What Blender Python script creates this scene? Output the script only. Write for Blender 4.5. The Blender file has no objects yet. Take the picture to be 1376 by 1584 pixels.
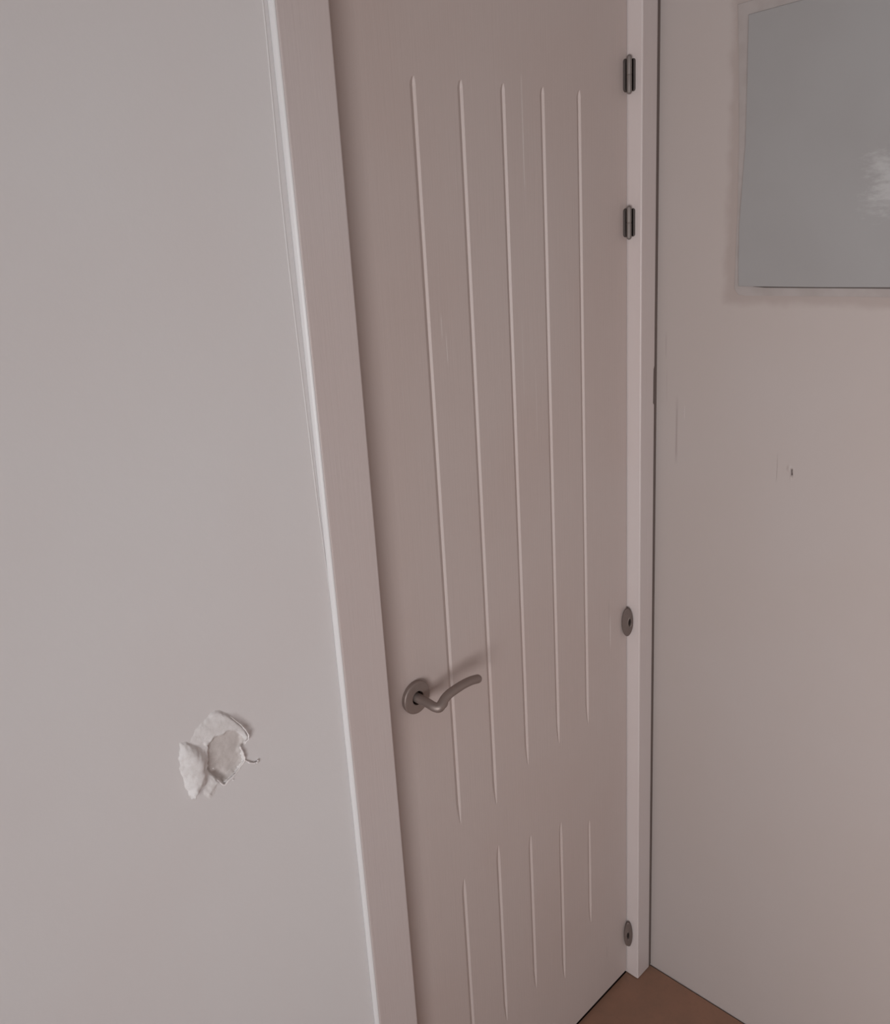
import bpy, bmesh, math, random
import numpy as np
from mathutils import Matrix, Vector

random.seed(7)
S = bpy.context.scene
C = S.collection

# ------------------------------------------------------------------ camera
cam_d = bpy.data.cameras.new('camera')
cam = bpy.data.objects.new('camera', cam_d)
C.objects.link(cam)
cam_d.sensor_fit = 'HORIZONTAL'
cam_d.sensor_width = 36.0
cam_d.lens = 1348.75 * 36.0 / 1376.0
cam_d.shift_x = (688.0 - 665.2) / 1376.0
cam_d.shift_y = -(792.0 - 745.5) / 1376.0
cam_d.clip_start = 0.02
cam.matrix_world = (Matrix.Translation((0, 0, 1.75)) @ Matrix.Rotation(math.radians(-43.304), 4, 'Z')
                    @ Matrix.Rotation(math.radians(73.496), 4, 'X') @ Matrix.Rotation(math.radians(-3.800), 4, 'Z'))
S.camera = cam

# ------------------------------------------------------------------ world, light, exposure
W = bpy.data.worlds.new('sky'); S.world = W; W.use_nodes = True
W.node_tree.nodes['Background'].inputs[0].default_value = (0.62, 0.74, 0.90, 1)
W.node_tree.nodes['Background'].inputs[1].default_value = 0.6

WIN = dict(x=-1.60, y0=-2.40, y1=-0.05, z0=0.72, z1=1.80)      # the room's wide window, left of the viewpoint
sun_d = bpy.data.lights.new('window_daylight', 'AREA')
sun_d.shape = 'RECTANGLE'
sun_d.size = WIN['y1'] - WIN['y0']; sun_d.size_y = WIN['z1'] - WIN['z0']
sun_d.energy = 74.0
sun_d.spread = math.radians(118)          # beam narrowed to leave the top and bottom darker
sun_d.color = (1.0, 0.995, 1.0)
sun = bpy.data.objects.new('window_daylight', sun_d); C.objects.link(sun)
sun.location = (WIN['x'] - 0.16, (WIN['y0'] + WIN['y1']) / 2, (WIN['z0'] + WIN['z1']) / 2)
sun.rotation_euler = (math.radians(90), 0, math.radians(-90))

S.view_settings.view_transform = 'Standard'
S.view_settings.look = 'None'
S.view_settings.gamma = 1.0
S.view_settings.use_curve_mapping = False
S.view_settings.exposure = 0.0

# ------------------------------------------------------------------ key planes (metres)
YW, YF, YD = 0.920, 0.911, 0.9413      # door wall, casing face, door face
XC = 1.485                             # right wall
ZC = 2.50                              # ceiling
XL, YB = -1.60, -5.00                  # window wall, back wall
JX0, JX1 = 0.7453, 1.4265              # door opening

# ------------------------------------------------------------------ helpers
def link(name, me, mat=None, parent=None, smooth=False):
    o = bpy.data.objects.new(name, me)
    C.objects.link(o)
    if mat is not None:
        me.materials.append(mat)
    if parent is not None:
        o.parent = parent
    if smooth:
        for p in me.polygons:
            p.use_smooth = True
    return o

def empty(name, loc=(0, 0, 0), parent=None):
    o = bpy.data.objects.new(name, None)
    C.objects.link(o); o.location = loc; o.empty_display_size = 0.05
    if parent is not None:
        o.parent = parent
    return o

def tag(o, label=None, cat=None, group=None, kind=None):
    if label: o['label'] = label
    if cat: o['category'] = cat
    if group: o['group'] = group
    if kind: o['kind'] = kind
    return o

def bm_mesh(bm, name):
    me = bpy.data.meshes.new(name)
    bmesh.ops.recalc_face_normals(bm, faces=bm.faces)
    bm.to_mesh(me); bm.free()
    return me

def add_box(bm, x0, x1, y0, y1, z0, z1, bevel=0.0, seg=2):
    r = bmesh.ops.create_cube(bm, size=1.0)
    vs = r['verts']
    for v in vs:
        v.co = Vector(((x0 + x1) / 2 + v.co.x * (x1 - x0), (y0 + y1) / 2 + v.co.y * (y1 - y0), (z0 + z1) / 2 + v.co.z * (z1 - z0)))
    if bevel > 0:
        es = list({e for v in vs for e in v.link_edges})
        bmesh.ops.bevel(bm, geom=es, offset=bevel, segments=seg, affect='EDGES', profile=0.5)

def box_obj(name, dims, mat, parent=None, bevel=0.0, seg=2):
    bm = bmesh.new(); add_box(bm, *dims, bevel=bevel, seg=seg)
    return link(name, bm_mesh(bm, name), mat, parent)

def tube(bm, pts, radii, seg=16, flat=1.0, up=Vector((0, 0, 1))):
    """sweep a rounded section along pts; ends closed by domes"""
    P = [Vector(p) for p in pts]
    n = len(P); rings = []
    def ring(c, t, r):
        s = t.cross(up)
        if s.length < 1e-4: s = t.cross(Vector((0, 1, 0)))
        s.normalize(); w = s.cross(t).normalized()
        return [bm.verts.new(c + s * (r * flat * math.cos(a)) + w * (r * math.sin(a)))
                for a in (2 * math.pi * k / seg for k in range(seg))]
    T = []
    for i in range(n):
        a = P[max(i - 1, 0)]; b = P[min(i + 1, n - 1)]
        T.append((b - a).normalized())
    for q in (0.95, 0.75, 0.4):
        rings.append(ring(P[0] - T[0] * radii[0] * q, T[0], radii[0] * math.sqrt(1 - q * q)))
    for i in range(n):
        rings.append(ring(P[i], T[i], radii[i]))
    for q in (0.4, 0.75, 0.95):
        rings.append(ring(P[-1] + T[-1] * radii[-1] * q, T[-1], radii[-1] * math.sqrt(1 - q * q)))
    for a, b in zip(rings, rings[1:]):
        for k in range(seg):
            bm.faces.new((a[k], a[(k + 1) % seg], b[(k + 1) % seg], b[k]))
    bm.faces.new(rings[0]); bm.faces.new(rings[-1])

def spline(pts, per=6):
    """Catmull-Rom through pts (tuples of any length)"""
    P = [np.array(p, float) for p in pts]
    P = [2 * P[0] - P[1]] + P + [2 * P[-1] - P[-2]]
    out = []
    for i in range(1, len(P) - 2):
        for k in range(per):
            t = k / per
            a, b, c, d = P[i - 1], P[i], P[i + 1], P[i + 2]
            out.append(0.5 * ((2 * b) + (-a + c) * t + (2 * a - 5 * b + 4 * c - d) * t * t + (-a + 3 * b - 3 * c + d) * t ** 3))
    out.append(P[-2])
    return out

def lathe(bm, prof, M, seg=40, sx=1.0, off=0.0, off_r=0.0):
    """prof: (radius, height) list spun about local z, placed with matrix M"""
    rings = []
    for r, h in prof:
        if r < 1e-6:
            rings.append([bm.verts.new(M @ Vector((0, 0, h)))])
        else:
            o = off if r < off_r else 0.0
            rings.append([bm.verts.new(M @ Vector((o + r * sx * math.cos(2 * math.pi * k / seg), r * math.sin(2 * math.pi * k / seg), h))) for k in range(seg)])
    for a, b in zip(rings, rings[1:]):
        for k in range(seg):
            k2 = (k + 1) % seg
            if len(a) == 1 and len(b) == 1: continue
            if len(a) == 1: bm.faces.new((a[0], b[k], b[k2]))
            elif len(b) == 1: bm.faces.new((a[k], a[k2], b[0]))
            else: bm.faces.new((a[k], a[k2], b[k2], b[k]))

def sstep(a, b, x):
    t = np.clip((x - a) / (b - a), 0, 1)
    return t * t * (3 - 2 * t)

# ------------------------------------------------------------------ materials
class NT:
    def __init__(self, name):
        self.m = bpy.data.materials.new(name); self.m.use_nodes = True
        self.t = self.m.node_tree; self.n = self.t.nodes
        self.b = self.n['Principled BSDF']
        g = self.n.new('ShaderNodeNewGeometry'); self.pos = g.outputs['Position']
    def lk(self, a, b): self.t.links.new(a, b)
    def math(self, op, a, b=None, c=None, clamp=False):
        q = self.n.new('ShaderNodeMath'); q.operation = op; q.use_clamp = clamp
        for i, v in enumerate((a, b, c)):
            if v is None: continue
            if isinstance(v, (int, float)): q.inputs[i].default_value = v
            else: self.lk(v, q.inputs[i])
        return q.outputs[0]
    def noise(self, scale, detail=3, rough=0.5, vec=None, sc=(1, 1, 1)):
        mp = self.n.new('ShaderNodeMapping'); mp.inputs['Scale'].default_value = sc
        self.lk(vec or self.pos, mp.inputs['Vector'])
        q = self.n.new('ShaderNodeTexNoise'); q.inputs['Scale'].default_value = scale
        q.inputs['Detail'].default_value = detail; q.inputs['Roughness'].default_value = rough
        self.lk(mp.outputs[0], q.inputs['Vector']); return q.outputs['Fac']
    def mix(self, fac, a, b):
        q = self.n.new('ShaderNodeMix'); q.data_type = 'RGBA'
        for sck, v in ((q.inputs[0], fac), (q.inputs[6], a), (q.inputs[7], b)):
            if isinstance(v, (int, float)): sck.default_value = v
            elif isinstance(v, tuple): sck.default_value = (*v, 1)
            else: self.lk(v, sck)
        return q.outputs[2]
    def ramp(self, v, lo, hi):
        q = self.n.new('ShaderNodeMapRange'); q.interpolation_type = 'SMOOTHSTEP'
        self.lk(v, q.inputs[0]); q.inputs[1].default_value = lo; q.inputs[2].default_value = hi
        return q.outputs[0]
    def axes(self):
        q = self.n.new('ShaderNodeSeparateXYZ'); self.lk(self.pos, q.inputs[0]); return q.outputs
    def box_mask(self, a, b, a0, b0, ha, hb, soft=0.35, wob=None):
        """1 inside a box of half sizes ha, hb about (a0, b0), feathered"""
        da = self.math('MULTIPLY', self.math('ABSOLUTE', self.math('SUBTRACT', a, a0)), 1 / ha)
        db = self.math('MULTIPLY', self.math('ABSOLUTE', self.math('SUBTRACT', b, b0)), 1 / hb)
        d = self.math('MAXIMUM', da, db)
        if wob is not None: d = self.math('ADD', d, wob)
        return self.math('SUBTRACT', 1.0, self.ramp(d, 1 - soft, 1 + soft))
    def bump(self, h, strength, dist):
        q = self.n.new('ShaderNodeBump'); q.inputs['Strength'].default_value = strength
        q.inputs['Distance'].default_value = dist; self.lk(h, q.inputs['Height'])
        self.lk(q.outputs[0], self.b.inputs['Normal'])
    def out(self, col, rough, metal=0.0, spec=0.5):
        if isinstance(col, tuple): self.b.inputs['Base Color'].default_value = (*col, 1)
        else: self.lk(col, self.b.inputs['Base Color'])
        if isinstance(rough, (int, float)): self.b.inputs['Roughness'].default_value = rough
        else: self.lk(rough, self.b.inputs['Roughness'])
        self.b.inputs['Metallic'].default_value = metal
        self.b.inputs['Specular IOR Level'].default_value = spec
        return self.m

def m_wall(name, base, dirt, marks=None):
    t = NT(name)
    n1 = t.noise(2.2, 3); n2 = t.noise(380, 2)
    col = t.mix(t.ramp(n1, 0.35, 0.7), base, tuple(c * d for c, d in zip(base, dirt)))
    if marks: col = marks(t, col)
    t.bump(t.math('ADD', t.noise(90, 2), t.math('MULTIPLY', n2, 0.5)), 0.12, 0.0012)
    return t.out(col, 0.72, spec=0.3)

WALL = (0.735, 0.715, 0.715)
M_LEFT = m_wall('wall_paint', WALL, (0.985, 0.965, 0.96))

def right_marks(t, col):
    x, y, z = t.axes()
    w = t.math('MULTIPLY', t.math('SUBTRACT', t.noise(28, 4), 0.5), 1.6)
    # grimy outline round the mounted panel
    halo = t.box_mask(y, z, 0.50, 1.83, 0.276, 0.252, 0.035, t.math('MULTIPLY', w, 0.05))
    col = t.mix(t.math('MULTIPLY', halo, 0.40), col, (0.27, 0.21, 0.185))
    # vertical scratches beside the casing
    for (yy, zz, hy, hz, s) in ((0.8675, 1.333, 0.0020, 0.050, 0.28), (0.8932, 1.495, 0.0013, 0.022, 0.14), (0.8905, 1.42, 0.0010, 0.03, 0.08),
                                (0.6651, 1.287, 0.0008, 0.021, 0.18), (0.851, 1.37, 0.0008, 0.012, -0.07)):
        m = t.box_mask(y, z, yy, zz, hy, hz, 0.5, t.math('MULTIPLY', w, 0.5))
        c2 = (0.25, 0.20, 0.19) if s > 0 else (0.9, 0.88, 0.87)
        col = t.mix(t.math('MULTIPLY', m, abs(s) * 1.6), col, c2)
    return col
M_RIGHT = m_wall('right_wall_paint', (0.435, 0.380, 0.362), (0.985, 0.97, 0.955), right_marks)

def m_paint(name, base, rough, marks=None, grain=0.28):
    t = NT(name)
    g = t.noise(260, 4, 0.6, sc=(1, 1, 0.035)); g2 = t.noise(60, 3, sc=(1, 1, 0.05))
    col = t.mix(t.ramp(t.noise(3.0, 3), 0.35, 0.7), base, tuple(c * d for c, d in zip(base, (0.98, 0.955, 0.945))))
    if marks: col = marks(t, col)
    t.bump(t.math('ADD', g, t.math('MULTIPLY', g2, 0.6)), grain, 0.0012)
    return t.out(col, rough, spec=0.4)

def door_marks(t, col):
    x, y, z = t.axes()
    w = t.math('SUBTRACT', t.noise(60, 4), 0.5)
    for (xx, zz, hx, hz, s) in ((1.1362, 1.87, 0.0010, 0.076, 0.35), (0.9404, 1.565, 0.0008, 0.02, 0.3), (0.932, 1.60, 0.0008, 0.015, 0.25),
                                (1.366, 0.925, 0.0011, 0.030, 0.4), (1.361, 0.975, 0.0014, 0.02, -0.25), (1.118, 1.52, 0.0009, 0.06, 0.15),
                                (1.15, 1.44, 0.0009, 0.05, 0.15), (1.345, 0.12, 0.0012, 0.012, -0.3)):
        m = t.box_mask(x, z, xx, zz, hx, hz, 0.5, t.math('MULTIPLY', w, 0.8))
        c2 = (0.86, 0.83, 0.81) if s > 0 else (0.3, 0.25, 0.24)
        col = t.mix(t.math('MULTIPLY', m, abs(s)), col, c2)
    return col
M_DOOR = m_paint('door_paint', (0.54, 0.457, 0.430), 0.5, door_marks)
M_CASE = m_paint('casing_paint', (0.60, 0.530, 0.515), 0.38)

t = NT('lit_edge_white'); M_LIT_EDGE = t.out(t.mix(t.noise(6, 2), (0.76, 0.745, 0.745), (0.72, 0.70, 0.70)), 0.4, spec=0.5)  # whiter than the casing, to paint in its lit side
t = NT('raw_plaster'); t.bump(t.noise(420, 4), 0.35, 0.001)
M_PLASTER = t.out(t.mix(t.ramp(t.noise(70, 3), 0.4, 0.65), (0.78, 0.755, 0.75), (0.72, 0.69, 0.68)), 0.85, spec=0.2)
t = NT('plaster_core'); t.bump(t.noise(300, 4), 0.3, 0.001)
M_CORE = t.out(t.mix(t.ramp(t.noise(60, 3), 0.4, 0.65), (0.63, 0.585, 0.565), (0.57, 0.525, 0.505)), 0.9, spec=0.1)
t = NT('torn_paper'); M_PAPER = t.out(t.mix(t.noise(200, 2), (0.88, 0.84, 0.83), (0.80, 0.76, 0.75)), 0.8, spec=0.2)

def m_metal(name, c, rough, metal=0.7):
    t = NT(name)
    t.bump(t.noise(500, 2), 0.05, 0.0005)
    return t.out(t.mix(t.noise(120, 2), c, tuple(v * 0.86 for v in c)), rough, metal=metal)
M_METAL = m_metal('satin_nickel', (0.34, 0.275, 0.25), 0.55)
M_PLATE = m_metal('brown_plate_metal', (0.21, 0.165, 0.15), 0.6, 0.5)
M_HINGE = m_metal('worn_hinge_metal', (0.26, 0.225, 0.21), 0.6, 0.5)
M_HDARK = m_metal('dark_hinge_leaf', (0.105, 0.085, 0.078), 0.65, 0.4)
t = NT('joint_shade_brown'); M_JOINT_SHADE = t.out(t.mix(t.noise(40, 3), (0.17, 0.135, 0.124), (0.14, 0.110, 0.100)), 0.9, spec=0.1)  # dark brown that stands for the shade in the corner gap
t = NT('slot'); M_SLOT = t.out((0.16, 0.125, 0.115), 0.9, spec=0.1)
t = NT('hollow'); M_HOLE = t.out((0.03, 0.022, 0.02), 0.9, spec=0.1)

t = NT('floor_finish')
fn = t.noise(6, 5, 0.6); fn2 = t.noise(70, 4)
fc = t.mix(t.ramp(fn, 0.35, 0.7), (0.31, 0.168, 0.113), (0.25, 0.145, 0.10))
fc = t.mix(t.math('MULTIPLY', t.ramp(fn2, 0.5, 0.75), 0.25), fc, (0.20, 0.12, 0.09))
t.bump(fn2, 0.1, 0.001)
M_FLOOR = t.out(fc, 0.5, spec=0.35)

t = NT('panel_sheet')
px, py, pz = t.axes()
wb = t.math('MULTIPLY', t.math('SUBTRACT', t.noise(60, 5, 0.65, sc=(1, 0.7, 2.0)), 0.5), 3.4)
bl = t.box_mask(py, pz, 0.500, 1.763, 0.030, 0.032, 0.7, wb)  # irregular pale patch on the sheet
pc = t.mix(t.ramp(t.noise(5, 3), 0.35, 0.7), (0.305, 0.293, 0.290), (0.29, 0.276, 0.272))
pc = t.mix(t.math('MULTIPLY', bl, 0.5), pc, (0.50, 0.49, 0.485))
t.bump(t.math('ADD', t.math('MULTIPLY', t.noise(7, 2), 2.0), t.math('MULTIPLY', bl, 0.7)), 0.12, 0.004)
M_PANEL = t.out(pc, 0.38, spec=0.45)
t = NT('panel_backing')
M_BACK = t.out(t.mix(t.ramp(t.noise(25, 4), 0.35, 0.7), (0.365, 0.322, 0.308), (0.33, 0.288, 0.272)), 0.7, spec=0.3)
t = NT('window_frame_paint'); M_WFRAME = t.out(t.mix(t.noise(8, 2), (0.8, 0.8, 0.79), (0.77, 0.76, 0.75)), 0.4)
# window glass: mostly clear, with a little surface reflection
t = NT('window_glass')
tr = t.n.new('ShaderNodeBsdfTransparent'); gl = t.n.new('ShaderNodeBsdfGlossy'); gl.inputs['Roughness'].default_value = 0.02
mx = t.n.new('ShaderNodeMixShader'); mx.inputs[0].default_value = 0.06
t.lk(tr.outputs[0], mx.inputs[1]); t.lk(gl.outputs[0], mx.inputs[2]); t.lk(mx.outputs[0], t.n['Material Output'].inputs[0])
M_GLASS = t.m
t = NT('ceiling_paint'); M_CEIL = t.out(t.mix(t.noise(3, 2), (0.42, 0.41, 0.40), (0.40, 0.39, 0.38)), 0.8, spec=0.2)

# ------------------------------------------------------------------ the damaged patch in the door wall
HM = np.array([[0.080325, -0.027327, 0.393149], [-0.156703, -0.1422, 1.240941], [-0.085455, -0.019687, 1.0]])
HI = np.linalg.inv(HM)
def to_uv(X, Z):                      # wall metres -> local sketch units
    w = HI[2, 0] * X + HI[2, 1] * Z + HI[2, 2]
    return (HI[0, 0] * X + HI[0, 1] * Z + HI[0, 2]) / w * 1000, (HI[1, 0] * X + HI[1, 1] * Z + HI[1, 2]) / w * 1000
def to_xz(u, v):
    q = HM @ np.array([u / 1000, v / 1000, 1.0]); return q[0] / q[2], q[1] / q[2]

def seg_dist(u, v, pts, closed=True):
    d = np.full(u.shape, 1e9)
    n = len(pts)
    for i in range(n if closed else n - 1):
        ax, ay = pts[i]; bx, by = pts[(i + 1) % n]
        ex, ey = bx - ax, by - ay
        tt = np.clip(((u - ax) * ex + (v - ay) * ey) / (ex * ex + ey * ey), 0, 1)
        d = np.minimum(d, np.hypot(u - ax - tt * ex, v - ay - tt * ey))
    return d
def inside(u, v, pts):
    r = np.zeros(u.shape, bool); n = len(pts)
    for i in range(n):
        ax, ay = pts[i]; bx, by = pts[(i + 1) % n]
        c = (ay > v) != (by > v)
        with np.errstate(divide='ignore', invalid='ignore'):
            xi = (bx - ax) * (v - ay) / (by - ay) + ax
        r ^= c & (u < xi)
    return r
def sdist(u, v, pts):
    d = seg_dist(u, v, pts); return np.where(inside(u, v, pts), d, -d)

RECESS = [(545, 640), (600, 590), (660, 540), (730, 505), (800, 470), (870, 480), (930, 530), (955, 590), (940, 640), (905, 660), (935, 770),
          (930, 825), (870, 905), (790, 990), (720, 1048), (660, 1010), (600, 965), (560, 930)]
LEFT_EDGE = [(335, 606), (262, 606), (250, 690), (256, 800), (280, 950), (335, 1110), (395, 1222)]
RIGHT_EDGE = [(395, 1222), (450, 1130), (505, 1088), (560, 1020), (572, 900), (560, 760), (520, 685), (430, 640), (335, 606)]
FLAP = LEFT_EDGE + RIGHT_EDGE[1:-1]
MOUND = [(340, 600), (400, 500), (500, 380), (630, 268), (700, 278), (760, 305), (860, 370), (930, 440), (968, 510), (972, 570), (945, 600),
         (925, 540), (870, 485), (800, 472), (730, 505), (660, 542), (600, 600), (545, 650), (440, 625)]

def damage(X, Z, rnd):
    u, v = to_uv(X, Z)
    u = u + 6 * rnd[0]; v = v + 6 * rnd[1]
    h = np.zeros(u.shape)
    dM = sdist(u, v, MOUND)
    h += 0.0062 * sstep(330, 880, u) * sstep(0, 26, dM) * (0.75 + 0.25 * sstep(250, 500, v))
    dR = sdist(u, v, RECESS)
    deep = 0.0035 + 0.0025 * sstep(640, 900, v) + 0.004 * np.exp(-((u - 690) / 70) ** 2 - ((v - 960) / 45) ** 2)
    rec = -deep * sstep(0, 32, dR)
    h = np.where(dR > 0, h * 0.2 + rec, h)
    dF = sdist(u, v, FLAP)
    a = seg_dist(u, v, LEFT_EDGE, False); b = seg_dist(u, v, RIGHT_EDGE, False)
    tt = a / (a + b + 1e-6)
    prof = np.where(tt < 0.62, 0.0010 + 0.0085 * np.sin(np.clip(tt / 0.62, 0, 1) * math.pi / 2) ** 1.2, 0.0095 * (1 - sstep(0.62, 1.02, tt)))
    prof = prof * (0.25 + 0.75 * sstep(600, 800, v))
    h = np.where(dF > 0, np.maximum(h, 0) * 0 + prof * sstep(0, 14, dF), h)
    # soft lips pushed up below and right of the break
    lip = np.exp(-((seg_dist(u, v, [(650, 1030), (600, 1090), (570, 1150)], False)) / 30) ** 2) * 0.0022
    h = np.where((dF <= 0) & (dR <= 0), h + lip, h)
    pit = 0.004 * np.exp(-((u - 572) / 22) ** 2 - ((v - 905) / 30) ** 2)
    h = h - pit
    act = np.abs(h) > 0.0003
    return h + np.where(act, 0.00022 * rnd[2] * (0.35 + (np.abs(dR) < 30)), 0.0)

PX0, PX1, PZ0, PZ1 = 0.385, 0.535, 1.040, 1.205
nx, nz = 136, 150
gx = np.linspace(PX0, PX1, nx); gz = np.linspace(PZ0, PZ1, nz)
GX, GZ = np.meshgrid(gx, gz)
rng = np.random.default_rng(5)
def smooth_noise(k):
    a = rng.standard_normal(GX.shape)
    for _ in range(k):
        a = (a + np.roll(a, 1, 0) + np.roll(a, -1, 0) + np.roll(a, 1, 1) + np.roll(a, -1, 1)) / 5
    return a / a.std()
HH = damage(GX, GZ, (smooth_noise(8), smooth_noise(8), smooth_noise(4)))
HH[0, :] = HH[-1, :] = 0; HH[:, 0] = HH[:, -1] = 0
flat = np.abs(HH) < 0.00015
HH[flat] = 0

def grid_faces(sel):
    out = []
    for j in range(nz - 1):
        for i in range(nx - 1):
            q = flat[j, i] and flat[j, i + 1] and flat[j + 1, i] and flat[j + 1, i + 1]
            if bool(q) == sel:
                out.append((j * nx + i, j * nx + i + 1, (j + 1) * nx + i + 1, (j + 1) * nx + i))
    return out
patch_v = [(float(GX[j, i]), float(YW - HH[j, i]), float(GZ[j, i])) for j in range(nz) for i in range(nx)]

# ------------------------------------------------------------------ structure: walls, floor, ceiling
def wall_left():
    vs, fs = [], []
    def rect(x0, x1, z0, z1, y=YW):
        b = len(vs); vs.extend([(x0, y, z0), (x1, y, z0), (x1, y, z1), (x0, y, z1)]); fs.append((b, b + 1, b + 2, b + 3))
    XE = XC + 0.10
    # front face round the damaged patch, up to the door opening
    rect(XL - 0.1, PX0, -0.02, ZC); rect(PX1, 0.737, -0.02, ZC)
    rect(PX0, PX1, -0.02, PZ0); rect(PX0, PX1, PZ1, ZC)
    rect(0.737, XE, 2.13, ZC)
    b = len(vs); vs.extend(patch_v); fs.extend(tuple(b + k for k in f) for f in grid_faces(True))
    # reveal of the opening and the closed back
    def quad(*p):
        b = len(vs); vs.extend(p); fs.append((b, b + 1, b + 2, b + 3))
    quad((0.737, YW, -0.02), (0.737, 1.0, -0.02), (0.737, 1.0, 2.13), (0.737, YW, 2.13))
    quad((0.737, YW, 2.13), (XE, YW, 2.13), (XE, 1.0, 2.13), (0.737, 1.0, 2.13))
    quad((0.737, 1.0, -0.02), (XE, 1.0, -0.02), (XE, 1.0, 2.13), (0.737, 1.0, 2.13))
    quad((XL - 0.1, 1.06, -0.02), (XE, 1.06, -0.02), (XE, 1.06, ZC), (XL - 0.1, 1.06, ZC))
    me = bpy.data.meshes.new('wall_left'); me.from_pydata(vs, [], fs); me.update()
    return link('wall_left', me, M_LEFT)
wl = tag(wall_left(), 'off-white painted wall with a torn plaster dent left of the door', kind='structure')

GU, GV = to_uv(GX, GZ)
IN_RECESS = (sdist(GU, GV, RECESS) > 6) & (sdist(GU, GV, FLAP) < 0)
def torn_plaster(name, mat, core):
    fs = [f for f in grid_faces(False) if bool(IN_RECESS.flat[f[0]] and IN_RECESS.flat[f[2]]) == core]
    used = sorted({k for f in fs for k in f}); mp = {k: i for i, k in enumerate(used)}
    me = bpy.data.meshes.new(name)
    me.from_pydata([patch_v[k] for k in used], [], [tuple(mp[k] for k in f) for f in fs]); me.update()
    return link(name, me, mat, wl, smooth=True)
tag(torn_plaster('torn_plaster', M_PLASTER, False), 'torn white plaster flap curling out of the wall')
tag(torn_plaster('exposed_core', M_CORE, True), 'dull beige core laid bare inside the dent')

def torn_edge(pts, r, lift, name='torn_paper_edge'):
    sp = spline([(*p, l, q) for p, l, q in zip(pts, lift, r)], 5)
    P, Rr = [], []
    for k, (u, v, l, q) in enumerate(sp):
        X, Z = to_xz(u + random.uniform(-4, 4), v + random.uniform(-4, 4))
        P.append((X, YW - l, Z)); Rr.append(max(q * random.uniform(0.75, 1.25), 0.0003))
    bm = bmesh.new(); tube(bm, P, Rr, seg=8, up=Vector((0, 1, 0)), flat=0.7)
    return link(name, bm_mesh(bm, name), M_PAPER, wl, smooth=True)
torn_edge([(893, 655), (915, 700), (938, 770), (932, 815), (872, 905), (795, 985), (730, 1050), (690, 1035), (655, 1005)],
          [0.0016, 0.0019, 0.0019, 0.0011, 0.0010, 0.0018, 0.0016, 0.0011, 0.0007], [0.003, 0.003, 0.0025, 0.0015, 0.0012, 0.002, 0.002, 0.001, 0.0])
torn_edge([(940, 790), (985, 812), (1030, 826), (1072, 818), (1085, 790)], [0.0015, 0.0017, 0.0018, 0.0019, 0.0012], [0.001, 0.0014, 0.0018, 0.002, 0.002])
torn_edge([(775, 318), (850, 375), (915, 440), (962, 510), (966, 560), (945, 612)], [0.0005, 0.0008, 0.0011, 0.0014, 0.0012, 0.0008],
          [0.005, 0.0056, 0.006, 0.006, 0.005, 0.0025])
for (u, v, r) in ((560, 1150, 0.0012), (585, 1165, 0.0008), (610, 880, 0.0009), (775, 925, 0.0008), (825, 1005, 0.0010)):
    X, Z = to_xz(u, v); bm = bmesh.new(); bmesh.ops.create_icosphere(bm, subdivisions=1, radius=r)
    for q in bm.verts: q.co = q.co * random.uniform(0.7, 1.3) + Vector((X, YW - 0.0012, Z))
    link('plaster_crumb', bm_mesh(bm, 'plaster_crumb'), M_PAPER, wl)

# right wall (with the small pulled-out nail hole as real relief)
def wall_right():
    vs, fs = [], []
    Y0, Y1 = YB - 0.1, 1.06
    ny0, ny1, nz0, nz1 = 0.625, 0.668, 1.262, 1.312
    def rect(y0, y1, z0, z1):
        b = len(vs); vs.extend([(XC, y0, z0), (XC, y1, z0), (XC, y1, z1), (XC, y0, z1)]); fs.append((b, b + 1, b + 2, b + 3))
    rect(Y0, ny0, -0.02, ZC); rect(ny1, Y1, -0.02, ZC); rect(ny0, ny1, -0.02, nz0); rect(ny0, ny1, nz1, ZC)
    a = np.linspace(ny0, ny1, 60); c = np.linspace(nz0, nz1, 70); b = len(vs)
    for zz in c:
        for yy in a:
            # blister of lifted paint and the dark slot beside it
            bl = 0.0016 * math.exp(-((yy - 0.6425) / 0.0032) ** 2 - ((zz - 1.2905) / 0.0055) ** 2)
            sl = -0.0035 * float(sstep(0, 1, np.array(1.6 - max(abs(yy - 0.6375 - (zz - 1.2835) * 0.09) / 0.0011, abs(zz - 1.2835) / 0.0058))))
            edge = 0.0009 * math.exp(-((yy - 0.6395 - (zz - 1.28) * 0.1) / 0.0008) ** 2 - ((zz - 1.277) / 0.008) ** 2)
            cr = -0.0007 * math.exp(-((yy - 0.6651) / 0.0006) ** 2) * float(sstep(0, 1, np.array(1.5 - abs(zz - 1.287) / 0.018)))
            fade = min(1, min(yy - ny0, ny1 - yy) / 0.002, min(zz - nz0, nz1 - zz) / 0.002)
            vs.append((XC - (bl + sl + edge + cr) * max(fade, 0), float(yy), float(zz)))
    for j in range(69):
        for i in range(59):
            fs.append((b + j * 60 + i, b + j * 60 + i + 1, b + (j + 1) * 60 + i + 1, b + (j + 1) * 60 + i))
    b = len(vs); vs.extend([(XC + 0.1, Y0, -0.02), (XC + 0.1, Y1, -0.02), (XC + 0.1, Y1, ZC), (XC + 0.1, Y0, ZC)]); fs.append((b, b + 1, b + 2, b + 3))
    me = bpy.data.meshes.new('wall_right'); me.from_pydata(vs, [], fs); me.update()
    for p in me.polygons: p.use_smooth = False
    return link('wall_right', me, M_RIGHT)
wr = tag(wall_right(), 'off-white scuffed wall on the right of the door corner', kind='structure')

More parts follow.
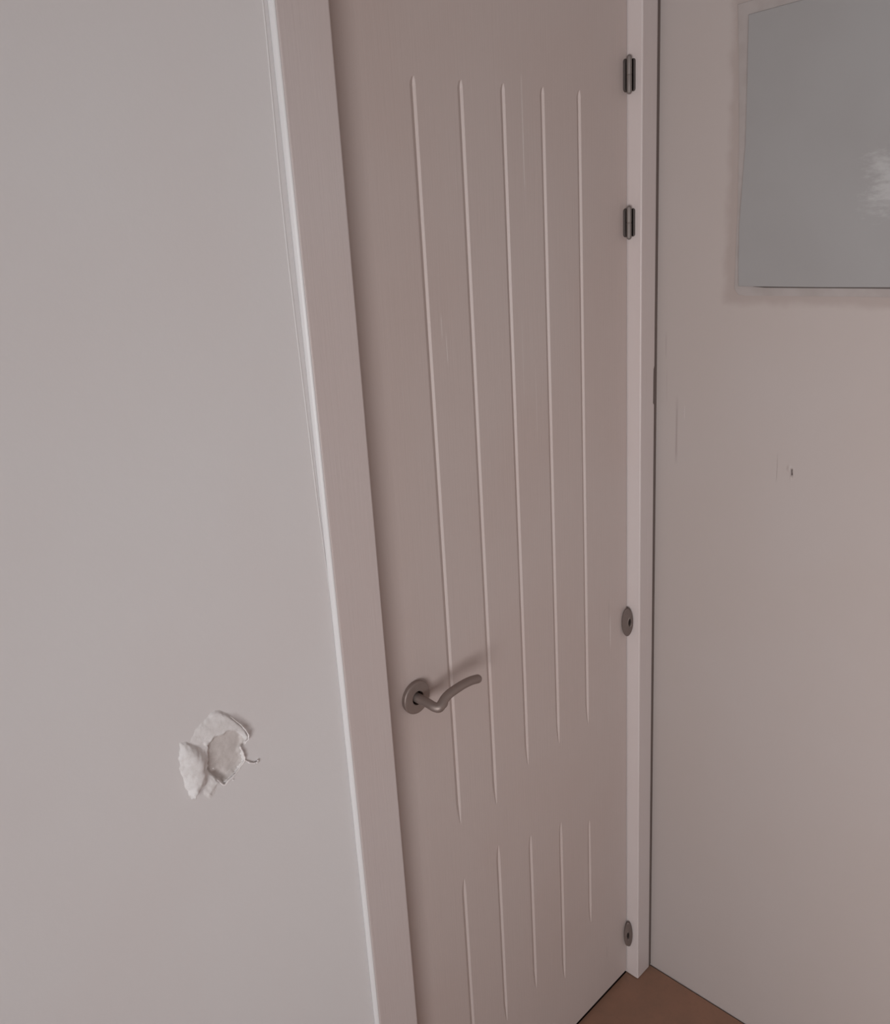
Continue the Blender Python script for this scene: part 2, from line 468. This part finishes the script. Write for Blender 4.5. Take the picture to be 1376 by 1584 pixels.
tag(box_obj('wall_back', (XL - 0.1, XC + 0.1, YB - 0.1, YB, -0.02, ZC), M_LEFT), 'off-white wall behind the viewpoint', kind='structure')
def wall_window():
    bm = bmesh.new(); x0, x1 = XL - 0.1, XL
    add_box(bm, x0, x1, YB, WIN['y0'], -0.02, ZC); add_box(bm, x0, x1, WIN['y1'], YW, -0.02, ZC)
    add_box(bm, x0, x1, WIN['y0'], WIN['y1'], -0.02, WIN['z0']); add_box(bm, x0, x1, WIN['y0'], WIN['y1'], WIN['z1'], ZC)
    return link('wall_window', bm_mesh(bm, 'wall_window'), M_LEFT)
tag(wall_window(), 'off-white wall holding the window that lights the corner', kind='structure')
win = tag(empty('window_1', (XL - 0.05, (WIN['y0'] + WIN['y1']) / 2, WIN['z0'])), 'white framed two-pane window', kind='structure')
def wpart(name, y0, y1, z0, z1, x0, x1, mat):
    o = box_obj(name, (x0 - win.location.x, x1 - win.location.x, y0 - win.location.y, y1 - win.location.y, z0 - win.location.z, z1 - win.location.z), mat, win)
    return o
y0, y1, z0, z1 = WIN['y0'], WIN['y1'], WIN['z0'], WIN['z1']; ym = (y0 + y1) / 2
for a in ((y0, y1, z0, z0 + 0.045), (y0, y1, z1 - 0.045, z1), (y0, y0 + 0.045, z0 + 0.045, z1 - 0.045), (y1 - 0.045, y1, z0 + 0.045, z1 - 0.045), (ym - 0.03, ym + 0.03, z0 + 0.045, z1 - 0.045)):
    wpart('window_frame', *a, XL - 0.08, XL - 0.03, M_WFRAME)
for a in ((y0 + 0.045, ym - 0.03), (ym + 0.03, y1 - 0.045)):
    wpart('pane', *a, z0 + 0.045, z1 - 0.045, XL - 0.057, XL - 0.053, M_GLASS)

tag(box_obj('floor', (XL - 0.1, XC - 0.004, YB - 0.1, 0.9430, -0.02, 0.0), M_FLOOR), 'reddish brown floor in the corner below the door', kind='structure')
tag(box_obj('gap_shade_sheet', (XL - 0.1, XC + 0.1, YB - 0.1, 1.06, -0.06, -0.021), M_HOLE), 'near-black sheet added to shade the floor gaps', kind='structure')  # added sheet, near-black to paint the dark of the gaps
tag(box_obj('ceiling', (XL - 0.1, XC + 0.1, YB - 0.1, 1.06, ZC, ZC + 0.1), M_CEIL), 'plain white ceiling', kind='structure')

# ------------------------------------------------------------------ door casing
t1 = tag(box_obj('trim_1', (0.6645, JX0, YF, YW + 0.001, 0.0025, 2.20), M_CASE, bevel=0.0030, seg=3), 'wide cream door casing on the handle side', kind='structure')
box_obj('jamb', (0.7375, JX0 - 0.0012, YW + 0.001, 0.999, 0.0005, 2.129), M_CASE, t1)
def lit_edge_strip():  # added strip; its whiter colour stands for light on the casing side
    bm = bmesh.new(); prev = None
    for z in (2.20, 0.003):
        prof = [(0.6655, YW + 0.0002)]
        for k in range(9):
            a_ = math.radians(180 + 90 * k / 8)
            prof.append((0.6655 + 0.0052 * math.cos(a_), YW + 0.0082 * math.sin(a_)))
        ring = [bm.verts.new((x, y, z)) for x, y in prof]
        if prev:
            for k in range(len(ring)): bm.faces.new((prev[k], prev[(k + 1) % len(ring)], ring[(k + 1) % len(ring)], ring[k]))
        prev = ring
    return link('lit_edge_strip', bm_mesh(bm, 'lit_edge_strip'), M_LIT_EDGE, t1, smooth=True)
lit_edge_strip()['label'] = 'whiter strip painting the lit outer edge of the casing'
def caulk():
    bm = bmesh.new(); prev = None
    for z, w in ((2.20, 0.011), (1.97, 0.0115), (1.80, 0.0145), (1.72, 0.0145), (1.64, 0.0135), (1.42, 0.0095), (1.28, 0.0045), (1.18, 0.003), (0.9, 0.002), (0.3, 0.002), (0.003, 0.002)):
        x1 = 0.6645
        k = min(1.0, w / 0.009)
        prof = [(x1 - w, YW + 0.0002), (x1 - w + 0.0004 * k, YW - 0.0005 * k), (x1 - w + 0.0016 * k, YW - 0.0006 * k),
                (x1 - w + 0.0030 * k, YW + 0.0001), (x1 - w + 0.0030 * k, YW + 0.0002)]
        r = [bm.verts.new((x, y, z)) for x, y in prof]
        if prev:
            for k in range(len(r)): bm.faces.new((prev[k], prev[(k + 1) % len(r)], r[(k + 1) % len(r)], r[k]))
        prev = r
    return link('caulk_bead', bm_mesh(bm, 'caulk_bead'), M_LEFT, t1)
caulk()
def casing_right():
    bm = bmesh.new(); prev = None; first = None
    XR = 1.4752
    for z, xr in ((0.0025, XR), (1.381, XR), (1.385, XR - 0.0035), (1.40, XR - 0.003), (1.452, XR - 0.0026), (1.458, XR), (2.20, XR)):
        c = 0.0022
        prof = [(JX1, 0.999), (JX1, YF + c), (JX1 + 0.3 * c, YF + 0.3 * c), (JX1 + c, YF), (xr - c, YF), (xr - 0.3 * c, YF + 0.3 * c), (xr, YF + c), (xr, 0.999)]
        r = [bm.verts.new((x, y, z)) for x, y in prof]
        if prev:
            for k in range(len(r)): bm.faces.new((prev[k], prev[(k + 1) % len(r)], r[(k + 1) % len(r)], r[k]))
        else: first = r
        prev = r
    bm.faces.new(first); bm.faces.new(prev)
    return link('trim_2', bm_mesh(bm, 'trim_2'), M_CASE)
t2 = casing_right()
box_obj('joint_shade', (1.4740, XC - 0.0002, YF + 0.0015, 0.985, 0.0025, 2.20), M_JOINT_SHADE, t2)  # dark strip added in place of the corner's shadow line
tag(t2, 'narrow cream door casing in the corner on the hinge side', kind='structure')
tag(box_obj('trim_3', (JX0, JX1, YF, YW + 0.001, 2.126, 2.20), M_CASE, bevel=0.0022), 'cream head casing above the door', kind='structure')

# ------------------------------------------------------------------ door leaf with routed grooves
GROOVES = [  # (bright edge x, upper top z, upper bottom z, lower top z, lower bottom z)
    (0.9080, 1.9455, 0.729, 0.612, 0.205), (1.0025, 1.9455, 0.716, 0.626, 0.205), (1.0955, 1.9455, 0.7505, 0.592, 0.2145),
    (1.1910, 1.9455, 0.7505, 0.566, 0.165), (1.2875, 1.9455, 0.7477, 0.514, 0.2472)]
WL, WR, DEP = 0.0085, 0.0031, 0.0035      # long gentle left flank, steep right flank
def door_leaf():
    xs = {JX0 + 0.002, JX1 - 0.0025}
    prof = [-WL, -0.85 * WL, -0.6 * WL, -0.3 * WL, -0.12 * WL, 0.0, 0.15 * WR, 0.35 * WR, 0.6 * WR, 0.85 * WR, WR]
    for g in GROOVES:
        for p in prof: xs.add(g[0] - 0.0018 + p)
    zs = {0.010, 2.120}
    for g in GROOVES:
        for top, bot in ((g[1], g[2]), (g[3], g[4])):
            for d in (0, 0.002, 0.004, 0.007, 0.011, 0.016): zs.add(round(top - d, 5))
            for d in (0, 0.005, 0.010, 0.016, 0.024, 0.034, 0.045): zs.add(round(bot + d, 5))
    xs = sorted(xs); zs = sorted(zs)
    X, Z = np.meshgrid(np.array(xs), np.array(zs))
    D = np.zeros(X.shape)
    for g in GROOVES:
        q = X - (g[0] - 0.0018)
        a = np.clip(1 - np.where(q < 0, -q / WL, q / WR), 0, 1)
        for top, bot, tl in ((g[1], g[2], 0.010), (g[3], g[4], 0.030)):
            e = np.clip((top - Z) / tl, 0, 1) ** 0.5 * np.clip((Z - bot) / 0.045, 0, 1) ** 0.6
            e = np.where((Z > top) | (Z < bot), 0, e)
            # narrower and shallower towards the ends, round-nosed cutter section
            c = np.clip((a - (1 - e) * 0.9) / np.maximum(1 - (1 - e) * 0.9, 1e-3), 0, 1)
            D = np.maximum(D, DEP * e * (0.75 * c + 0.25 * sstep(0, 1, c)))
    nxx, nzz = len(xs), len(zs)
    vs = [(float(X[j, i]), float(YD + D[j, i]), float(Z[j, i])) for j in range(nzz) for i in range(nxx)]
    fs = [(j * nxx + i, j * nxx + i + 1, (j + 1) * nxx + i + 1, (j + 1) * nxx + i) for j in range(nzz - 1) for i in range(nxx - 1)]
    b = len(vs); x0, x1, zz0, zz1 = xs[0], xs[-1], zs[0], zs[-1]
    yb = YD + 0.038
    vs += [(x0, YD, zz0), (x1, YD, zz0), (x1, YD, zz1), (x0, YD, zz1), (x0, yb, zz0), (x1, yb, zz0), (x1, yb, zz1), (x0, yb, zz1)]
    fs += [(b, b + 4, b + 5, b + 1), (b + 1, b + 5, b + 6, b + 2), (b + 2, b + 6, b + 7, b + 3), (b + 3, b + 7, b + 4, b), (b + 4, b + 7, b + 6, b + 5)]
    me = bpy.data.meshes.new('door_1'); me.from_pydata(vs, [], fs); me.update()
    return link('door_1', me, M_DOOR)
door = tag(door_leaf(), 'cream painted door with vertical grooves and a lever handle', kind='structure')

# lever handle
hnd = empty('lever_handle', (0.8205, YD, 1.0235), door)
hnd['label'] = 'brownish satin metal lever handle on a round rose'
MH = Matrix.Rotation(math.radians(90), 4, 'X')          # local z -> world -Y
bm = bmesh.new()
lathe(bm, [(0.0, 0.0), (0.0268, 0.0), (0.0268, 0.0035), (0.0276, 0.0036), (0.0276, 0.0068), (0.0268, 0.0082), (0.0250, 0.0088), (0.0124, 0.0094), (0.0116, 0.0090), (0.0112, 0.0020), (0.0, 0.0020)], MH, 48)
rose = link('rose', bm_mesh(bm, 'rose'), M_METAL, hnd)
bm = bmesh.new(); lathe(bm, [(0.0, 0.0021), (0.0111, 0.0021), (0.0111, 0.0024), (0.0, 0.0024)], MH, 32)
link('collar_gap', bm_mesh(bm, 'collar_gap'), M_HOLE, hnd)
path = [(0, -0.0025, 0.0, 0.0080), (0, -0.018, -0.0005, 0.0078), (0.0, -0.034, -0.001, 0.0076), (0.0005, -0.0445, -0.0025, 0.0076), (0.0045, -0.0515, -0.0030, 0.0080),
        (0.0110, -0.0520, 0.0005, 0.0078), (0.0190, -0.0505, 0.0050, 0.0075), (0.0310, -0.0495, 0.0085, 0.0075), (0.048, -0.0490, 0.0100, 0.0074), (0.066, -0.0480, 0.0098, 0.0073),
        (0.085, -0.0465, 0.0072, 0.0073), (0.1010, -0.0455, 0.0030, 0.0074)]
sp = spline(path, 5)
bm = bmesh.new(); tube(bm, [p[:3] for p in sp], [p[3] for p in sp], seg=20, up=Vector((0, 0.02, 1)))
link('lever', bm_mesh(bm, 'lever'), M_METAL, hnd, smooth=True)
# raised thumb crease at the elbow
bm = bmesh.new()
cr = spline([(0.0100, -0.0572, -0.0040, 0.0016), (0.0150, -0.0570, -0.0022, 0.0021), (0.0190, -0.0556, 0.0005, 0.0019), (0.0230, -0.0540, 0.0035, 0.0010)], 4)
tube(bm, [p[:3] for p in cr], [p[3] for p in cr], seg=10)
link('elbow_ridge', bm_mesh(bm, 'elbow_ridge'), M_METAL, hnd, smooth=True)

# hinges on the corner between door and casing
def rounded_plate(bm, M, w, h, th, r, seg=6):
    """plate in local xy (w by h), th along local z, round corners"""
    pts = []
    for cx, cy, a0 in ((w / 2 - r, h / 2 - r, 0), (-w / 2 + r, h / 2 - r, 90), (-w / 2 + r, -h / 2 + r, 180), (w / 2 - r, -h / 2 + r, 270)):
        for k in range(seg + 1):
            a = math.radians(a0 + 90 * k / seg); pts.append((cx + r * math.cos(a), cy + r * math.sin(a)))
    e = th * 0.4
    loops = []
    for zz, s in ((0, 0), (th - e, 0), (th, e)):
        loops.append([bm.verts.new(M @ Vector((x - (s if x > 0 else -s), y - (s if y > 0 else -s), zz))) for x, y in pts])
    n = len(pts)
    for a, b in zip(loops, loops[1:]):
        for k in range(n): bm.faces.new((a[k], a[(k + 1) % n], b[(k + 1) % n], b[k]))
    bm.faces.new(loops[0]); bm.faces.new(loops[-1])

M_FACE_Y = Matrix(((1, 0, 0, 0), (0, 0, -1, 0), (0, 1, 0, 0), (0, 0, 0, 1)))      # local z -> -Y
M_FACE_X = Matrix(((0, 0, -1, 0), (1, 0, 0, 0), (0, 1, 0, 0), (0, 0, 0, 1)))      # local z -> -X, local x -> Y
def barrel_hinge(zc, L, label):
    h = empty('hinge', (1.4150, 0.9300, zc), door); h['label'] = label
    lx, ly = h.location.x, h.location.y
    bm = bmesh.new()
    for s in (1, -1):
        z0, z1 = (0.0004, L / 2 - 0.004) if s > 0 else (-L / 2 + 0.004, -0.0004)
        tube(bm, [(0, 0, z0 + (0.0016 if s > 0 else 0)), (0, 0, z1 - (0.0016 if s < 0 else 0))], [0.0044, 0.0044], seg=16, up=Vector((0, 1, 0)))
    link('knuckle', bm_mesh(bm, 'knuckle'), M_HINGE, h, smooth=True)
    bm = bmesh.new(); rounded_plate(bm, Matrix.Translation((0.0042, YD - 0.0001 - ly, 0)) @ M_FACE_Y, 0.0130, L * 0.86, 0.003, 0.0064)
    link('leaf', bm_mesh(bm, 'leaf'), M_HDARK, h)
    bm = bmesh.new(); rounded_plate(bm, Matrix.Translation((JX1 + 0.0001 - lx, -0.0012, 0)) @ M_FACE_X, 0.0085, L * 0.84, 0.0028, 0.0042)
    link('leaf', bm_mesh(bm, 'leaf'), M_HDARK, h)
barrel_hinge(1.9750, 0.063, 'uppermost slim barrel hinge')
barrel_hinge(1.7275, 0.059, 'slim barrel hinge below the uppermost')

def oval_hinge(pl, pr, zc, H, label, cut=0.0, shift=0.0):
    a, b = Vector(pl), Vector(pr)
    h = empty('oval_hinge', ((a.x + b.x) / 2, (a.y + b.y) / 2, zc), door); h['label'] = label
    d = Vector((b.x - a.x, b.y - a.y, 0)); w = d.length; d.normalize()
    nrm = Vector((d.y, -d.x, 0))
    if nrm.y > 0: nrm = -nrm
    M = Matrix(((d.x, 0, nrm.x, 0), (d.y, 0, nrm.y, 0), (0, 1, 0, 0), (0, 0, 0, 1)))
    bm = bmesh.new()
    R = H / 2
    lathe(bm, [(0.0, -0.0025), (R * 0.96, -0.0025), (R, -0.001), (R, 0.0008), (R * 0.95, 0.0022), (R * 0.40, 0.0030), (R * 0.33, 0.0036), (R * 0.27, 0.0030), (R * 0.24, -0.0012), (0.0, -0.0012)], M, 40, sx=w / H, off=shift * w, off_r=R * 0.5)
    if cut:
        for v in bm.verts:
            lim = -R * (1 - cut) - 0.35 * (M.inverted() @ v.co).x * 1.0
            if v.co.z < lim: v.co.z = lim + (v.co.z - lim) * 0.25
    link('cover', bm_mesh(bm, 'cover'), M_PLATE, h)
    bm = bmesh.new(); lathe(bm, [(0.0, -0.0011), (R * 0.238, -0.0011), (R * 0.238, -0.0009), (0.0, -0.0009)], M @ Matrix.Translation((shift * w, 0, 0)), 24, sx=w / H)
    link('screw_recess', bm_mesh(bm, 'screw_recess'), M_HOLE, h)
oval_hinge((1.4035, 0.9388), (1.4255, 0.9265), 0.9290, 0.0630, 'round metal plate with a hole at handle height', shift=0.17)
oval_hinge((1.4105, 0.9385), (1.4255, 0.9255), 0.1230, 0.0720, 'small oval metal plate near the floor', cut=0.18, shift=-0.05)

# ------------------------------------------------------------------ grey panel on the right wall
pan = tag(empty('grey_panel', (XC, 0.47, 1.609)), 'grey rectangular panel mounted high on the right wall', 'panel')
def poly_plate(name, pts, x_back, th, mat, parent, bevel=0.001):
    """outline given as (y, z) on the wall, extruded into the room"""
    bm = bmesh.new(); o = parent.location
    a = [bm.verts.new((x_back - o.x, y - o.y, z - o.z)) for y, z in pts]
    b = [bm.verts.new((x_back - th - o.x, y - o.y, z - o.z)) for y, z in pts]
    n = len(pts); bm.faces.new(a); f = bm.faces.new(b)
    for k in range(n): bm.faces.new((a[k], a[(k + 1) % n], b[(k + 1) % n], b[k]))
    if bevel: bmesh.ops.bevel(bm, geom=list(f.edges), offset=bevel, segments=2, affect='EDGES', profile=0.5)
    return link(name, bm_mesh(bm, name), mat, parent)
tag(poly_plate('backing_board', [(0.7685, 2.060), (0.7640, 1.994), (0.7580, 1.868), (0.7560, 1.75), (0.7575, 1.604), (0.7500, 1.5940), (0.7345, 1.5925), (0.20, 1.5935), (0.20, 2.084)],
               XC, 0.0022, M_BACK, pan), 'stained backing board showing round the sheet')
tag(poly_plate('sheet', [(0.7465, 2.040), (0.7440, 1.94), (0.7430, 1.845), (0.7490, 1.714), (0.7480, 1.640), (0.7470, 1.609), (0.60, 1.6085), (0.20, 1.609), (0.20, 2.063)],
               XC - 0.0023, 0.0055, M_PANEL, pan, 0.0012), 'flat grey sheet with a pale patch')
tag(poly_plate('seam_shade', [(0.722, 1.6084), (0.70, 1.6066), (0.20, 1.6055), (0.20, 1.6088)], XC - 0.0023, 0.0020, M_HDARK, pan, 0), 'dark strip painting the shadow line under the sheet')  # strip coloured dark to draw the seam shadow below the sheet
# dark slot left by a pulled nail
bm = bmesh.new(); add_box(bm, XC - 0.0003, XC + 0.004, 0.6367, 0.6378, 1.2785, 1.2890, bevel=0.0002)
link('nail_slot', bm_mesh(bm, 'nail_slot'), M_SLOT, wr)
